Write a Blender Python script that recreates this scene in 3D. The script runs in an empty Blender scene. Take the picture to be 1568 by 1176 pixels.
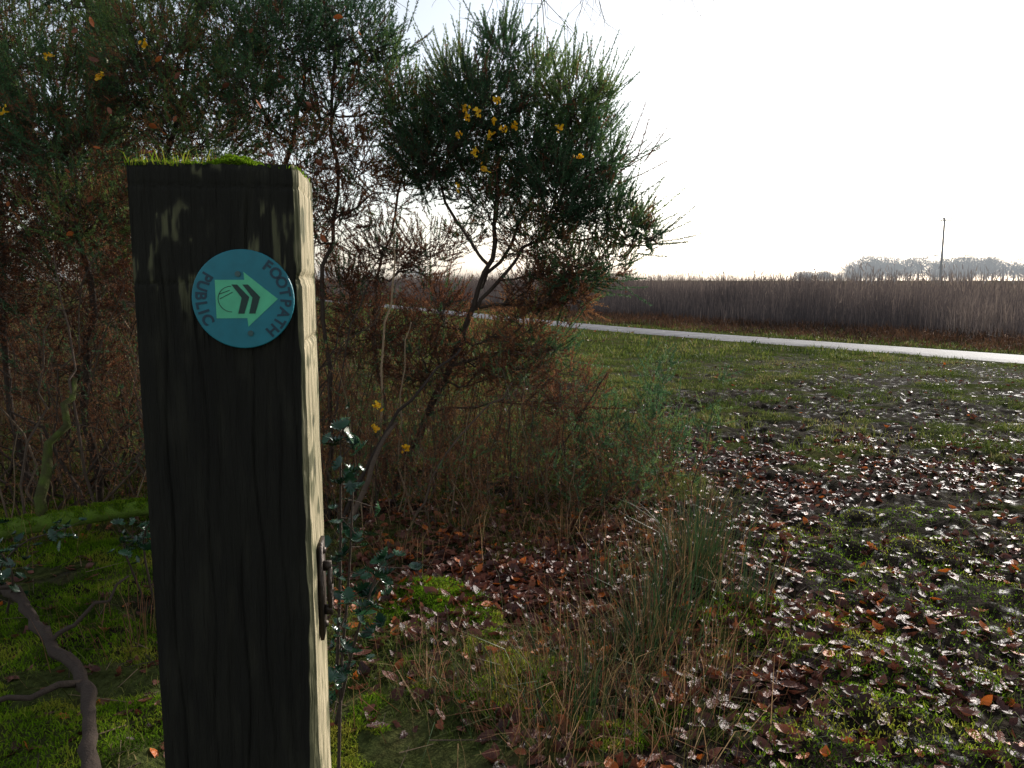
import bpy, math, numpy as np
from mathutils import Vector, Matrix
rng=np.random.default_rng(7)
U=rng.uniform; N=rng.normal
sc=bpy.context.scene
# ---------------------------------------------------------------- helpers
class Geo:
    def __init__(s): s.V=[];s.F=[];s.M=[];s.R=[];s.n=0
    def add(s,V,F,mat=0,rnd=0.5):
        V=np.asarray(V,float).reshape(-1,3);F=np.asarray(F,int).reshape(-1,3)
        s.V.append(V);s.F.append(F+s.n);s.M.append(np.full(len(F),mat))
        s.R.append(np.broadcast_to(np.asarray(rnd,float),(len(V),)).copy());s.n+=len(V)
    def obj(s,name,mats,parent=None,smooth=True):
        V=np.concatenate(s.V);F=np.concatenate(s.F);M=np.concatenate(s.M);R=np.concatenate(s.R)
        me=bpy.data.meshes.new(name)
        me.vertices.add(len(V));me.vertices.foreach_set('co',V.astype(np.float32).ravel())
        me.loops.add(len(F)*3);me.loops.foreach_set('vertex_index',F.astype(np.int32).ravel())
        me.polygons.add(len(F));me.polygons.foreach_set('loop_start',np.arange(0,len(F)*3,3,dtype=np.int32))
        me.polygons.foreach_set('material_index',M.astype(np.int32))
        me.polygons.foreach_set('use_smooth',np.full(len(F),smooth))
        a=me.attributes.new('rnd','FLOAT','POINT');a.data.foreach_set('value',R.astype(np.float32))
        for m in mats: me.materials.append(m)
        me.update(calc_edges=True)
        o=bpy.data.objects.new(name,me);sc.collection.objects.link(o)
        if parent: o.parent=parent
        return o
def nrm(a): return a/np.maximum(np.linalg.norm(a,axis=-1,keepdims=True),1e-9)
def sstep(a,b,x):
    t=np.clip((x-a)/(b-a),0,1);return t*t*(3-2*t)
def vn(x,y,s=0):
    ix=np.floor(x);iy=np.floor(y);fx=x-ix;fy=y-iy
    fx=fx*fx*(3-2*fx);fy=fy*fy*(3-2*fy)
    h=lambda a,b:np.mod(np.sin(a*127.1+b*311.7+s*74.7)*43758.5453,1.0)
    return (h(ix,iy)*(1-fx)+h(ix+1,iy)*fx)*(1-fy)+(h(ix,iy+1)*(1-fx)+h(ix+1,iy+1)*fx)*fy
def fbm(x,y,s=0,o=3):
    r=0;a=.5;t=0
    for i in range(o): r=r+a*vn(x*2**i,y*2**i,s+i*3);t+=a;a*=.5
    return r/t
def perp(D):
    ref=np.where(np.abs(D[...,2:3])<.9,np.array([0,0,1.]),np.array([1.,0,0]))
    a=nrm(np.cross(D,ref));return a,np.cross(D,a)
def tube(g,pts,rad,sides=6,mat=0,rnd=.5,lump=0):
    pts=np.asarray(pts,float);n=len(pts);rad=np.broadcast_to(np.asarray(rad,float),(n,))
    T=nrm(np.gradient(pts,axis=0));a,b=perp(T)
    for i in range(1,n):
        v=a[i-1]-T[i]*np.dot(a[i-1],T[i]);a[i]=v/max(np.linalg.norm(v),1e-9);b[i]=np.cross(T[i],a[i])
    th=np.arange(sides)*2*np.pi/sides
    rr=rad[:,None]*(1+lump*N(size=(n,sides)))
    V=pts[:,None,:]+rr[...,None]*(np.cos(th)[None,:,None]*a[:,None,:]+np.sin(th)[None,:,None]*b[:,None,:])
    F=[]
    for i in range(n-1):
        for j in range(sides):
            k=(j+1)%sides;A=i*sides+j;B=i*sides+k;C=B+sides;D=A+sides
            F+=[(A,B,C),(A,C,D)]
    V=V.reshape(-1,3);V=np.vstack([V,pts[0],pts[-1]])
    for j in range(sides):
        k=(j+1)%sides;F+=[(len(V)-2,k,j),(len(V)-1,(n-1)*sides+j,(n-1)*sides+k)]
    g.add(V,F,mat,rnd)
def segs(g,A,B,ra,rb,mat=0,rnd=.5):
    A=np.asarray(A,float);B=np.asarray(B,float);n=len(A)
    if n==0:return
    D=nrm(B-A);a,b=perp(D);ra=np.broadcast_to(ra,(n,));rb=np.broadcast_to(rb,(n,))
    V=np.zeros((n,6,3))
    for j in range(3):
        o=math.cos(j*2.0944)*a+math.sin(j*2.0944)*b
        V[:,j]=A+o*ra[:,None];V[:,3+j]=B+o*rb[:,None]
    f=np.array([[0,1,4],[0,4,3],[1,2,5],[1,5,4],[2,0,3],[2,3,5]])
    F=f[None]+6*np.arange(n)[:,None,None]
    g.add(V,F,mat,np.repeat(np.broadcast_to(rnd,(n,)),6))
def blades(g,P,h,w,lean,mat=0,rnd=.5,az=None,droop=0.0):
    n=len(P)
    if n==0:return
    if az is None: az=U(0,2*np.pi,n)
    h=np.broadcast_to(h,(n,));w=np.broadcast_to(w,(n,));lean=np.broadcast_to(lean,(n,))
    d=np.stack([np.cos(az),np.sin(az),0*az],1);fa=U(0,np.pi,n)
    s=np.stack([np.cos(fa),np.sin(fa),0*fa],1)*w[:,None]
    up=np.array([0,0,1.])
    M=P+d*(h*lean*.35)[:,None]+up*(h*.55)[:,None]
    T=P+d*(h*lean)[:,None]+up*(h*np.maximum(1-.45*lean**1.5,.1)-h*droop*lean)[:,None]
    V=np.stack([P-s,P+s,M-s*.7,M+s*.7,T],1)
    f=np.array([[0,1,3],[0,3,2],[2,3,4]])
    g.add(V,f[None]+5*np.arange(n)[:,None,None],mat,np.repeat(np.broadcast_to(rnd,(n,)),5))
def shoots(g,P,D,L,K,sl,sw,mat,smat,rnd,bend=.15,thick=.0022):
    n=len(P)
    if n==0:return
    D=nrm(D);a,b=perp(D);up=np.array([0,0,1.])
    pos=lambda t:P[:,None,:]+D[:,None,:]*(L[:,None]*t)[...,None]+up*(L[:,None]*bend*t*t)[...,None]
    t=U(0.02,1,(n,K));C=pos(t);an=U(0,2*np.pi,(n,K))
    R=np.cos(an)[...,None]*a[:,None]+np.sin(an)[...,None]*b[:,None]
    d=nrm(R*U(.5,1,(n,K,1))+D[:,None]*U(.3,.9,(n,K,1))+up*.12)
    ln=sl*(1.15-.55*t)*U(.6,1.2,(n,K))
    s=nrm(np.cross(d,N(size=(n,K,3))))*sw
    V=np.stack([C-s,C+s,C+d*ln[...,None]],2).reshape(-1,3)
    F=np.arange(n*K*3).reshape(-1,3)
    r=np.clip(np.repeat(rnd,K)+N(0,.06,n*K),0,1)
    g.add(V,F,mat,np.repeat(r,3))
    z=np.zeros((n,1));p0=pos(z)[:,0];p1=pos(z+.5)[:,0];p2=pos(z+1)[:,0]
    segs(g,p0,p1,thick,thick*.8,smat,.5);segs(g,p1,p2,thick*.8,.0008,smat,.5)
def scatter(g,T,F,P,yaw,tilt,size,mat,rnd,curl=0.0):
    n=len(P);k=len(T)
    X=T[None,:,:]*np.ones((n,1,1))
    cu=np.broadcast_to(curl,(n,))
    X[:,:,2]+=cu[:,None]*(X[:,:,0]**2*1.2+X[:,:,1]**2*2.0)
    X*=size[:,None,None]
    ax=U(0,2*np.pi,n);c,s=np.cos(tilt),np.sin(tilt)
    u=np.stack([np.cos(ax),np.sin(ax),0*ax],1)
    cy,sy=np.cos(yaw)[:,None],np.sin(yaw)[:,None]
    X=np.stack([X[...,0]*cy-X[...,1]*sy,X[...,0]*sy+X[...,1]*cy,X[...,2]],-1)
    cr=np.cross(np.broadcast_to(u[:,None],X.shape),X);dt=(X*u[:,None]).sum(-1,keepdims=True)
    X=X*c[:,None,None]+cr*s[:,None,None]+u[:,None]*dt*(1-c)[:,None,None]
    V=X+P[:,None]
    g.add(V,np.asarray(F)[None]+k*np.arange(n)[:,None,None],mat,np.repeat(np.broadcast_to(rnd,(n,)),k))
def leaf_template(out):
    m=len(out);T=np.array([(0,0,0)]+[(x,y,abs(y)*.25) for x,y in out],float)
    F=[(0,i+1,(i+1)%m+1) for i in range(m)];return T,F
oak=[(.5,0),(.42,.1),(.3,.12),(.22,.22),(.1,.16),(-.02,.24),(-.14,.15),(-.26,.17),(-.36,.06),(-.52,.015),(-.36,-.06),(-.26,-.17),(-.14,-.13),(-.02,-.25),(.1,-.15),(.22,-.21),(.3,-.11),(.42,-.1)]
OAK=leaf_template(oak)
beech=[(.5,0),(.35,.15),(.15,.25),(-.1,.27),(-.32,.16),(-.5,0),(-.32,-.16),(-.1,-.27),(.15,-.25),(.35,-.15)]
BEECH=leaf_template(beech)
hol=[]
for i in range(7):
    x=.5-i/6.; w=.28*math.sin(math.pi*min(max((i+.2)/6.4,0),1))
    hol.append((x,w*1.25+.02))
    if i<6: hol.append((x-.085,w*.62+.03))
HOLLY=leaf_template(hol+[(x,-y) for x,y in hol[::-1]])
ivy=[(.5,0),(.2,.15),(.15,.4),(-.15,.2),(-.4,.28),(-.3,0),(-.4,-.28),(-.15,-.2),(.15,-.4),(.2,-.15)]
IVY=leaf_template(ivy)
# ---------------------------------------------------------------- materials
def mat(name,ramp,rough=.6,trans=0.0,bump=0,bscale=50,spec=.5,emis=None,nmix=.0,nscale=8,coord='Object',stretch=(1,1,1)):
    m=bpy.data.materials.new(name);m.use_nodes=True;nt=m.node_tree;nd=nt.nodes;lk=nt.links
    b=nd['Principled BSDF'];out=nd['Material Output']
    at=nd.new('ShaderNodeAttribute');at.attribute_name='rnd'
    cr=nd.new('ShaderNodeValToRGB');e=cr.color_ramp.elements
    for i,(p,c) in enumerate(ramp):
        if i<2: e[i].position=p
        x=e[i] if i<2 else e.new(p)
        x.color=(*c,1)
    fac=at.outputs['Fac']
    tc=nd.new('ShaderNodeTexCoord');mp=nd.new('ShaderNodeMapping');mp.inputs['Scale'].default_value=stretch
    lk.new(tc.outputs[coord],mp.inputs[0])
    if nmix:
        nz=nd.new('ShaderNodeTexNoise');nz.inputs['Scale'].default_value=nscale;nz.inputs['Detail'].default_value=6
        lk.new(mp.outputs[0],nz.inputs[0])
        ma=nd.new('ShaderNodeMath');ma.operation='MULTIPLY_ADD';ma.inputs[1].default_value=nmix;lk.new(nz.outputs['Fac'],ma.inputs[0])
        sb=nd.new('ShaderNodeMath');sb.operation='SUBTRACT';lk.new(at.outputs['Fac'],sb.inputs[0]);sb.inputs[1].default_value=nmix*.5
        lk.new(sb.outputs[0],ma.inputs[2]);fac=ma.outputs[0]
    lk.new(fac,cr.inputs[0]);lk.new(cr.outputs[0],b.inputs['Base Color'])
    b.inputs['Roughness'].default_value=rough;b.inputs['Specular IOR Level'].default_value=spec
    if bump:
        nb=nd.new('ShaderNodeTexNoise');nb.inputs['Scale'].default_value=bscale;nb.inputs['Detail'].default_value=5
        lk.new(mp.outputs[0],nb.inputs[0]);bp=nd.new('ShaderNodeBump');bp.inputs['Strength'].default_value=bump;bp.inputs['Distance'].default_value=.01
        lk.new(nb.outputs['Fac'],bp.inputs['Height']);lk.new(bp.outputs[0],b.inputs['Normal'])
    if emis: b.inputs['Emission Color'].default_value=(*emis,1);b.inputs['Emission Strength'].default_value=1
    if trans:
        t=nd.new('ShaderNodeBsdfTranslucent');lk.new(cr.outputs[0],t.inputs[0]);mx=nd.new('ShaderNodeMixShader');mx.inputs[0].default_value=trans
        lk.new(b.outputs[0],mx.inputs[1]);lk.new(t.outputs[0],mx.inputs[2]);lk.new(mx.outputs[0],out.inputs['Surface'])
    return m
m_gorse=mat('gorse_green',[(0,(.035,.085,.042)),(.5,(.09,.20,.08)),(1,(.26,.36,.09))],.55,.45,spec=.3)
m_dead=mat('gorse_dead',[(0,(.085,.033,.020)),(.5,(.27,.11,.055)),(1,(.50,.26,.11))],.8,.45,spec=.1)
m_bark=mat('bark',[(0,(.03,.022,.018)),(.5,(.10,.07,.05)),(1,(.36,.25,.15))],.85,0,bump=.6,bscale=120,nmix=.3,nscale=30,spec=.2)
m_mossbark=mat('mossy_bark',[(0,(.03,.025,.015)),(.45,(.06,.06,.02)),(1,(.12,.20,.02))],.9,0,bump=.8,bscale=90,nmix=.7,nscale=18,spec=.2)
m_flower=mat('gorse_flower',[(0,(.85,.42,.01)),(1,(.95,.62,.02))],.5,.4)
m_grass=mat('grass_blade',[(0,(.028,.045,.010)),(.4,(.085,.125,.020)),(.7,(.19,.21,.045)),(1,(.36,.27,.13))],.65,.4,spec=.12)
m_straw=mat('straw',[(0,(.045,.045,.015)),(.35,(.10,.11,.03)),(.6,(.24,.095,.05)),(1,(.44,.30,.15))],.7,.35,spec=.15)
m_rush=mat('rush',[(0,(.02,.045,.02)),(.6,(.05,.10,.03)),(1,(.24,.13,.06))],.5,.25,spec=.3)
m_leaf=mat('dead_leaf',[(0,(.035,.013,.010)),(.5,(.14,.045,.028)),(.85,(.24,.085,.05)),(1,(.60,.15,.025))],.40,.2,bump=.5,bscale=120,spec=.35)
m_holly=mat('holly_leaf',[(0,(.01,.035,.018)),(1,(.03,.09,.035))],.2,.06)
m_ivy=mat('ivy_leaf',[(0,(.04,.06,.01)),(1,(.22,.22,.035))],.4,.25)
m_moss=mat('moss',[(0,(.045,.09,.006)),(.5,(.17,.31,.012)),(1,(.38,.36,.05))],.9,.45,spec=.05)
m_reed=mat('reed_haze_glow',[(0,(.05,.040,.038)),(.5,(.15,.115,.10)),(1,(.38,.29,.22))],.85,.3,spec=.05,emis=(.013,.013,.015))  # faint emission paints distance haze onto the reeds
m_verge=mat('bracken',[(0,(.035,.024,.016)),(.5,(.13,.065,.038)),(1,(.27,.14,.07))],.8,.2,spec=.05)
m_far=mat('far_foliage_haze_glow',[(0,(.12,.12,.11)),(1,(.18,.17,.15))],.9,.3,emis=(.36,.38,.40),spec=0)  # aerial haze painted in: pale grey base plus constant emission
# ---------------------------------------------------------------- terrain functions
PATH=np.array([(26,-12),(19.5,-1),(14,7),(9.4,14.2),(5.4,19.2),(1.9,24.6),(-2.2,33),(-9,47),(-22,72),(-45,110)],float)
def chaikin(P,k=3):
    for _ in range(k):
        Q=[P[0]]
        for a,b in zip(P[:-1],P[1:]): Q+= [a*.75+b*.25,a*.25+b*.75]
        Q.append(P[-1]);P=np.array(Q)
    return P
PP=chaikin(PATH)
def pdist(x,y):
    x=np.asarray(x,float);y=np.asarray(y,float);best=np.full(x.shape,1e9);side=np.zeros(x.shape)
    for a,b in zip(PP[:-1],PP[1:]):
        d=b-a;l=d@d;t=np.clip(((x-a[0])*d[0]+(y-a[1])*d[1])/l,0,1)
        dx=x-a[0]-t*d[0];dy=y-a[1]-t*d[1];q=np.hypot(dx,dy)
        s=-(d[0]*dy-d[1]*dx);m=q<best;best=np.where(m,q,best);side=np.where(m,np.sign(s),side)
    return best,side
def mud(x,y):
    cx=np.interp(y,[0,2,4,6,8,11],[2.0,2.0,2.3,3.0,4.2,6]);hw=np.interp(y,[2,4,6,11],[1.5,1.6,2.2,3.5])
    cf=np.interp(y,[2,4.5,6.5,12],[.30,.27,.19,.12])
    b=1-sstep(.4,1.3,np.abs(x-cx)/hw)
    n=fbm(x*1.2,y*1.7,5);n2=fbm(x*4.5,y*6,9)
    lit=np.exp(-(((x-.1)/.8)**2+((y-3.7)/.8)**2))
    return np.clip(.95*sstep(.50,.61,b*cf+n*.48+n2*.42)*(1-sstep(11,18,y))+lit*.9*sstep(.35,.6,n2+.1),0,1)
def gh(x,y):
    d,_=pdist(x,y);r=np.hypot(x,y)
    k=sstep(1.5,3.2,d);nr=1-sstep(10,18,r)
    m=mud(x,y)
    z=.06*(fbm(x*.35,y*.35,1)-.5)*k+nr*k*(.07*(fbm(x*1.7,y*1.7,2)-.5)+.045*(fbm(x*6,y*6,3)-.5)*(1+m)+.02*(fbm(x*15,y*15,4)-.5)*(1+m))
    return z-.015*m*nr
def onground(x,y,dz=0): return np.stack([x,y,gh(x,y)+dz],1)
# ---------------------------------------------------------------- ground
def axis(lo,hi,step,far,grow=1.12):
    a=list(np.arange(lo,hi,step));s=step;x=hi
    while x<far: a.append(x);s=min(s*grow,60);x+=s
    s=step;x=lo-step;pre=[]
    while x>-far: pre.append(x);s=min(s*grow,60);x-=s
    return np.array(pre[::-1]+a)
xs=axis(-3.5,5.5,.03,900,1.06);ys=axis(1.5,9,.03,900,1.05)
X,Y=np.meshgrid(xs,ys);Z=gh(X.ravel(),Y.ravel())
V=np.stack([X.ravel(),Y.ravel(),Z],1);nx,ny=len(xs),len(ys)
i=np.arange(ny-1)[:,None]*nx+np.arange(nx-1)[None];i=i.ravel()
F=np.concatenate([np.stack([i,i+1,i+nx+1],1),np.stack([i,i+nx+1,i+nx],1)])
g=Geo();g.add(V,F,0,mud(X.ravel(),Y.ravel()))
gm=bpy.data.materials.new('ground_mat');gm.use_nodes=True;nt=gm.node_tree;nd=nt.nodes;lk=nt.links;b=nd['Principled BSDF']
tc=nd.new('ShaderNodeTexCoord')
def noise(s,d=6):
    n=nd.new('ShaderNodeTexNoise');n.inputs['Scale'].default_value=s;n.inputs['Detail'].default_value=d;lk.new(tc.outputs['Object'],n.inputs[0]);return n
def ramp(inp,st):
    c=nd.new('ShaderNodeValToRGB');e=c.color_ramp.elements
    for k,(p,col) in enumerate(st):
        if k<2:e[k].position=p
        x=e[k] if k<2 else e.new(p);x.color=(*col,1)
    lk.new(inp,c.inputs[0]);return c
n1=noise(2.2);n2=noise(28);n3=noise(60,8);n4=noise(11)
cg=ramp(n1.outputs['Fac'],[(.3,(.03,.04,.010)),(.5,(.055,.070,.018)),(.7,(.12,.095,.045))])
cg2=ramp(n2.outputs['Fac'],[(.35,(.014,.011,.007)),(.6,(.075,.085,.03))])
mx=nd.new('ShaderNodeMix');mx.data_type='RGBA';mx.inputs[0].default_value=.5;lk.new(cg.outputs[0],mx.inputs[6]);lk.new(cg2.outputs[0],mx.inputs[7])
cm=ramp(n2.outputs['Fac'],[(.35,(.010,.0075,.006)),(.65,(.035,.025,.019))])
at=nd.new('ShaderNodeAttribute');at.attribute_name='rnd'
mx2=nd.new('ShaderNodeMix');mx2.data_type='RGBA';lk.new(at.outputs['Fac'],mx2.inputs[0]);lk.new(mx.outputs[2],mx2.inputs[6]);lk.new(cm.outputs[0],mx2.inputs[7])
lk.new(mx2.outputs[2],b.inputs['Base Color'])
wet=ramp(n4.outputs['Fac'],[(.56,(.95,.95,.95)),(.68,(.45,.45,.45))])
mr=nd.new('ShaderNodeMix');mr.data_type='FLOAT';mr.inputs[2].default_value=1;lk.new(at.outputs['Fac'],mr.inputs[0]);lk.new(wet.outputs[0],mr.inputs[3]);lk.new(mr.outputs[0],b.inputs['Roughness'])
sp_=ramp(n4.outputs['Fac'],[(.56,(.02,.02,.02)),(.68,(.2,.2,.2))])
ms=nd.new('ShaderNodeMath');ms.operation='MULTIPLY';lk.new(sp_.outputs[0],ms.inputs[0]);lk.new(at.outputs['Fac'],ms.inputs[1]);lk.new(ms.outputs[0],b.inputs['Specular IOR Level'])
bp=nd.new('ShaderNodeBump');bp.inputs['Strength'].default_value=.8;bp.inputs['Distance'].default_value=.02;lk.new(n3.outputs['Fac'],bp.inputs['Height']);lk.new(bp.outputs[0],b.inputs['Normal'])
g.obj('ground',[gm])
# ---------------------------------------------------------------- path
g=Geo();Q=PP
Lc=np.concatenate([[0],np.cumsum(np.linalg.norm(np.diff(Q,axis=0),axis=1))]);ss=np.arange(0,Lc[-1],.4)
Q=np.stack([np.interp(ss,Lc,Q[:,0]),np.interp(ss,Lc,Q[:,1])],1);T=nrm(np.gradient(Q,axis=0));Nn=np.stack([T[:,1],-T[:,0]],1)
offs=np.linspace(-.8,.8,9);k=len(offs)
V=np.zeros((len(Q),k,3))
for j,o in enumerate(offs):
    oo=o+(0 if abs(o)<.75 else 1)*.4*(fbm(ss*1.1,ss*0+o,3)-.5)
    V[:,j,:2]=Q+Nn*np.asarray(oo).reshape(-1,1);V[:,j,2]=.018+.012*(1-(o/.8)**2)-(.02 if abs(o)>.75 else 0)
i=(np.arange(len(Q)-1)[:,None]*k+np.arange(k-1)[None]).ravel()
g.add(V,np.concatenate([np.stack([i,i+1,i+k+1],1),np.stack([i,i+k+1,i+k],1)]),0,.5)
m_path=mat('gravel_tarmac',[(.2,(.04,.04,.045)),(.8,(.16,.155,.17))],.7,0,bump=.8,bscale=25,nmix=1.2,nscale=2.2,spec=.2)
g.obj('path',[m_path])
# ---------------------------------------------------------------- field grass
g=Geo()
def field(n,x0,x1,y0,y1,hmin,hmax,w,pw=1.0,lo=0.):
    y=y0+(y1-y0)*U(0,1,n)**pw;x=U(x0,x1,n)
    m=(np.abs(x)<y*.78+1.0);x,y=x[m],y[m]
    md=mud(x,y);pt=fbm(x*2.6,y*3.4,12);d,s=pdist(x,y)
    lf=1-.7*sstep(-.7,-1.2,x)*(y<5)
    keep=(U(0,1,len(x))<lf*(1-md*.92)*sstep(.36,.60,pt+.04))&(d>.9)&~((s>0)&(d>3.5))
    x,y,pt=x[keep],y[keep],pt[keep];n=len(x)
    col=np.clip(fbm(x*.9,y*.9,21)*.85+fbm(x*5,y*5,22)*.45-.2+N(0,.17,n)+lo,0,1)
    blades(g,onground(x,y,-.004),U(hmin,hmax,n)*(.25+2.6*pt*pt),w*U(.7,1.3,n),U(.2,1.3,n),0,col)
field(230000,-3.6,5,1.6,6.5,.018,.05,.0018,1.2)
field(200000,-6,11,6,15,.03,.07,.0034,1.2)
field(80000,-14,10,14,40,.05,.11,.009,1.3)
g.obj('grass',[m_grass])
g=Geo()
def mossy(cx,cy,rx,ry,n,h,th=.5,c0=0.):
    a=U(0,2*np.pi,n);r=np.sqrt(U(0,1,n));x=cx+rx*r*np.cos(a);y=cy+ry*r*np.sin(a)
    q=fbm(x*3,y*3,31)+.25*(1-r);k=q>th;x,y,q=x[k],y[k],q[k];n=len(x)
    blades(g,onground(x,y,-.003+.08*np.clip(q-th,0,.3)),U(.4,1.2,n)*h,.0022,U(.2,1.5,n),0,np.clip((fbm(x*6,y*6,8)-.5)*1.9+.42+c0+N(0,.12,n),0,1))
mossy(-1.75,3.3,.9,1.5,60000,.024,.57,.0);mossy(-.42,2.8,.42,.8,30000,.022,.54,.1);mossy(.1,2.5,.5,.3,9000,.025);mossy(-2.6,4.4,1,.8,20000,.03)
mossy(1.2,2.6,.6,.9,9000,.02);mossy(2.3,3.4,1.3,1.4,16000,.016,.58)
g.obj('moss_carpet',[m_moss])
# ---------------------------------------------------------------- leaf litter
g=Geo()
def litter(n,x0,x1,y0,y1,f,smin=.03,smax=.075,tl=.5):
    x=U(x0,x1,n);y=U(y0,y1,n);k=U(0,1,n)<f(x,y);x,y=x[k],y[k];n=len(x)
    r=np.clip(N(.45,.26,n),0,.9);r[U(0,1,n)<.05]=1
    h=n//2
    for sl,TT in ((slice(0,h),OAK),(slice(h,n),BEECH)):
        m=len(x[sl]);scatter(g,TT[0],TT[1],onground(x[sl],y[sl],U(.002,.014,m)),U(0,6.3,m),np.abs(N(0,tl,m)),U(smin,smax,m),0,r[sl],N(.35,.6,m))
litter(13500,.3,4.6,1.7,7,lambda x,y:(mud(x,y)*.7+.1)*sstep(.28,.55,fbm(x*2,y*2,90))+.05,.028,.08)
litter(9000,-.9,1.1,2.3,5.0,lambda x,y:np.exp(-(((x-.1)/.75)**2+((y-3.8)/.8)**2))+.1,.04,.09,.6)
litter(2200,-.1,1.8,1.9,3.4,lambda x,y:.6*sstep(.33,.6,fbm(x*3,y*3,93)),.04,.09,.6)
litter(8000,-3.5,10,5,14,lambda x,y:mud(x,y)*.55*sstep(.3,.6,fbm(x*1.5,y*1.5,91))+.10,.035,.08)
litter(3800,-3.2,-.6,2.2,6,lambda x,y:.35+0*x,.03,.07,.6)
litter(1800,1.0,8,18,30,lambda x,y:.3+0*x,.05,.1)
g.obj('fallen_leaves',[m_leaf])
g=Geo();n=700;x=U(-3,3.6,n);x[:300]=U(-3,-.6,300);y=U(2,6.5,n);a=U(0,6.3,n);l=U(.04,.24,n);A=onground(x,y,.012);B=onground(x+l*np.cos(a),y+l*np.sin(a),.014)+np.stack([0*x,0*x,np.abs(N(0,.015,n))],1)
segs(g,A,B,U(.0012,.004,n),.001,0,U(.1,.9,n));g.obj('fallen_twigs',[m_bark])
# ---------------------------------------------------------------- gorse
def bez(a,b,n=6,sag=.0,j=.02):
    a=np.array(a,float);b=np.array(b,float);t=np.linspace(0,1,n)[:,None]
    mid=(a+b)/2+np.array([0,0,sag])+N(0,j,3)*1.5
    p=(1-t)**2*a+2*t*(1-t)*mid+t*t*b;p[1:-1]+=N(0,j,(n-2,3));return p
def bush(stems,clumps,dens=4000,sl=.021,sw=.0022,K=56,thick=.0018,rs=1.12,spk=10,cen=None):
    g=Geo();nodes=[]
    for pts,r0,r1,rn in stems:
        P=chaikin(np.array(pts,float),2);P[1:-1]+=N(0,.012,(len(P)-2,3))
        tube(g,P,np.linspace(r0,r1,len(P)),7,2,rn,.08);nodes+=[p for p in P]
    nodes=np.array(nodes)
    for (x,y,z,r,kind,dn) in clumps:
        r=r*rs
        c=np.array((x,y,z));d=np.linalg.norm(nodes-c,axis=1)+1.2*np.maximum(nodes[:,2]-z+.1,0)
        a=nodes[np.argmin(d)];P=bez(a,c,7,-.04,.025);tube(g,P,np.linspace(.008,.004,7),5,2,.35)
        n=max(6,int(dens*dn*r*r))
        ns=max(9,n//12);dr=nrm(N(size=(ns,3))+[0,0,.15]);S=c+dr*r*U(.4,1.1,(ns,1))*[1,1.25,.95]
        st=P[rng.integers(2,7,ns)]
        mdp=(st+S)/2+N(0,.03,(ns,3));segs(g,st,mdp,.0035,.0026,2,.4);segs(g,mdp,S,.0026,.0018,2,.4)
        q=nrm(N(size=(n,3)));base=c+q*r*(U(0,1,(n,1))**.45)*[1,1.25,.95]
        jj=np.argmin(((base[:,None]-S[None])**2).sum(-1),1);on=mdp[jj]+(S[jj]-mdp[jj])*U(.3,1,(n,1))
        base=base*.66+on*.34;segs(g,on,base,.0016,.0013,2,.4)
        D=nrm(q*.8+N(0,.4,(n,3))+[0,0,.7]);L=U(.06,.17,n)*(.75+r)
        p={'g':.9,'m':.55,'d':.10}[kind];gm_=U(0,1,n)<p
        base_r=U(.08,.8)
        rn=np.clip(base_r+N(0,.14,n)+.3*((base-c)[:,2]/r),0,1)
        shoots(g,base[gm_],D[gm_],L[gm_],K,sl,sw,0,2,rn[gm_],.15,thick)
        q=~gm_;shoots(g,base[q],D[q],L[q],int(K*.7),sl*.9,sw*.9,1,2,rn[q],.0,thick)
        m=spk if kind!='d' else spk//3
        dq=nrm(N(size=(m,3))+[0,0,.6]+(nrm(c-cen)*.9 if cen is not None else 0));B=c+dq*r*.65
        shoots(g,B,nrm(dq+[0,0,.5]),U(.16,.34,m),int(K*2.4),sl,sw*1.1,0 if kind!='d' else 1,2,np.clip(N(base_r,.15,m),0,1),.1,.0026)
    return g
C=[(-.06,5.1,2.86,.18,'g',.9),(-.36,5.2,2.66,.24,'g',1),(-.19,5.0,2.48,.3,'g',1),(.15,5.2,2.70,.2,'g',.9),(.35,5.0,2.54,.22,'g',1),(.54,5.1,2.56,.13,'g',.9),
(-.62,5.2,2.46,.26,'g',1),(-.45,5.0,2.2,.28,'g',1),(.07,5.3,2.27,.32,'g',1),(.41,5.1,2.27,.28,'g',1.1),(.64,5.2,2.22,.12,'g',.8),
(.28,5.0,1.99,.3,'g',1),(.54,5.1,1.92,.24,'g',1),(.74,5.1,1.80,.16,'m',1),(.88,5.1,1.72,.1,'g',1),(.15,5.2,1.72,.26,'d',.9),(.39,5.0,1.53,.24,'m',.9),
(-.1,5.0,1.87,.18,'m',.5),(.2,5.1,1.38,.22,'d',.9),(.45,5.2,1.35,.18,'d',.9),(-.3,5.3,1.75,.14,'d',.5),(.1,5.1,1.15,.22,'d',.7),(-.2,5.2,2.1,.24,'m',.9),(.62,5.1,1.55,.16,'m',.8),
(-.6,5.2,2.15,.22,'m',.8),(-.55,5.2,1.6,.22,'d',.6),(-.85,5.2,1.6,.26,'d',.65),(-1.1,5.2,1.4,.24,'d',.7),(-.5,5.2,1.25,.24,'d',.65),(-.95,5.2,1.1,.28,'d',.7),(-.6,5.1,.95,.28,'d',.7),(-.2,5.2,.95,.27,'d',.7),(.05,5.2,.85,.27,'d',.6),(.25,5.2,1.02,.2,'m',.6),(.4,5.1,.7,.22,'d',.6)]
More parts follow.
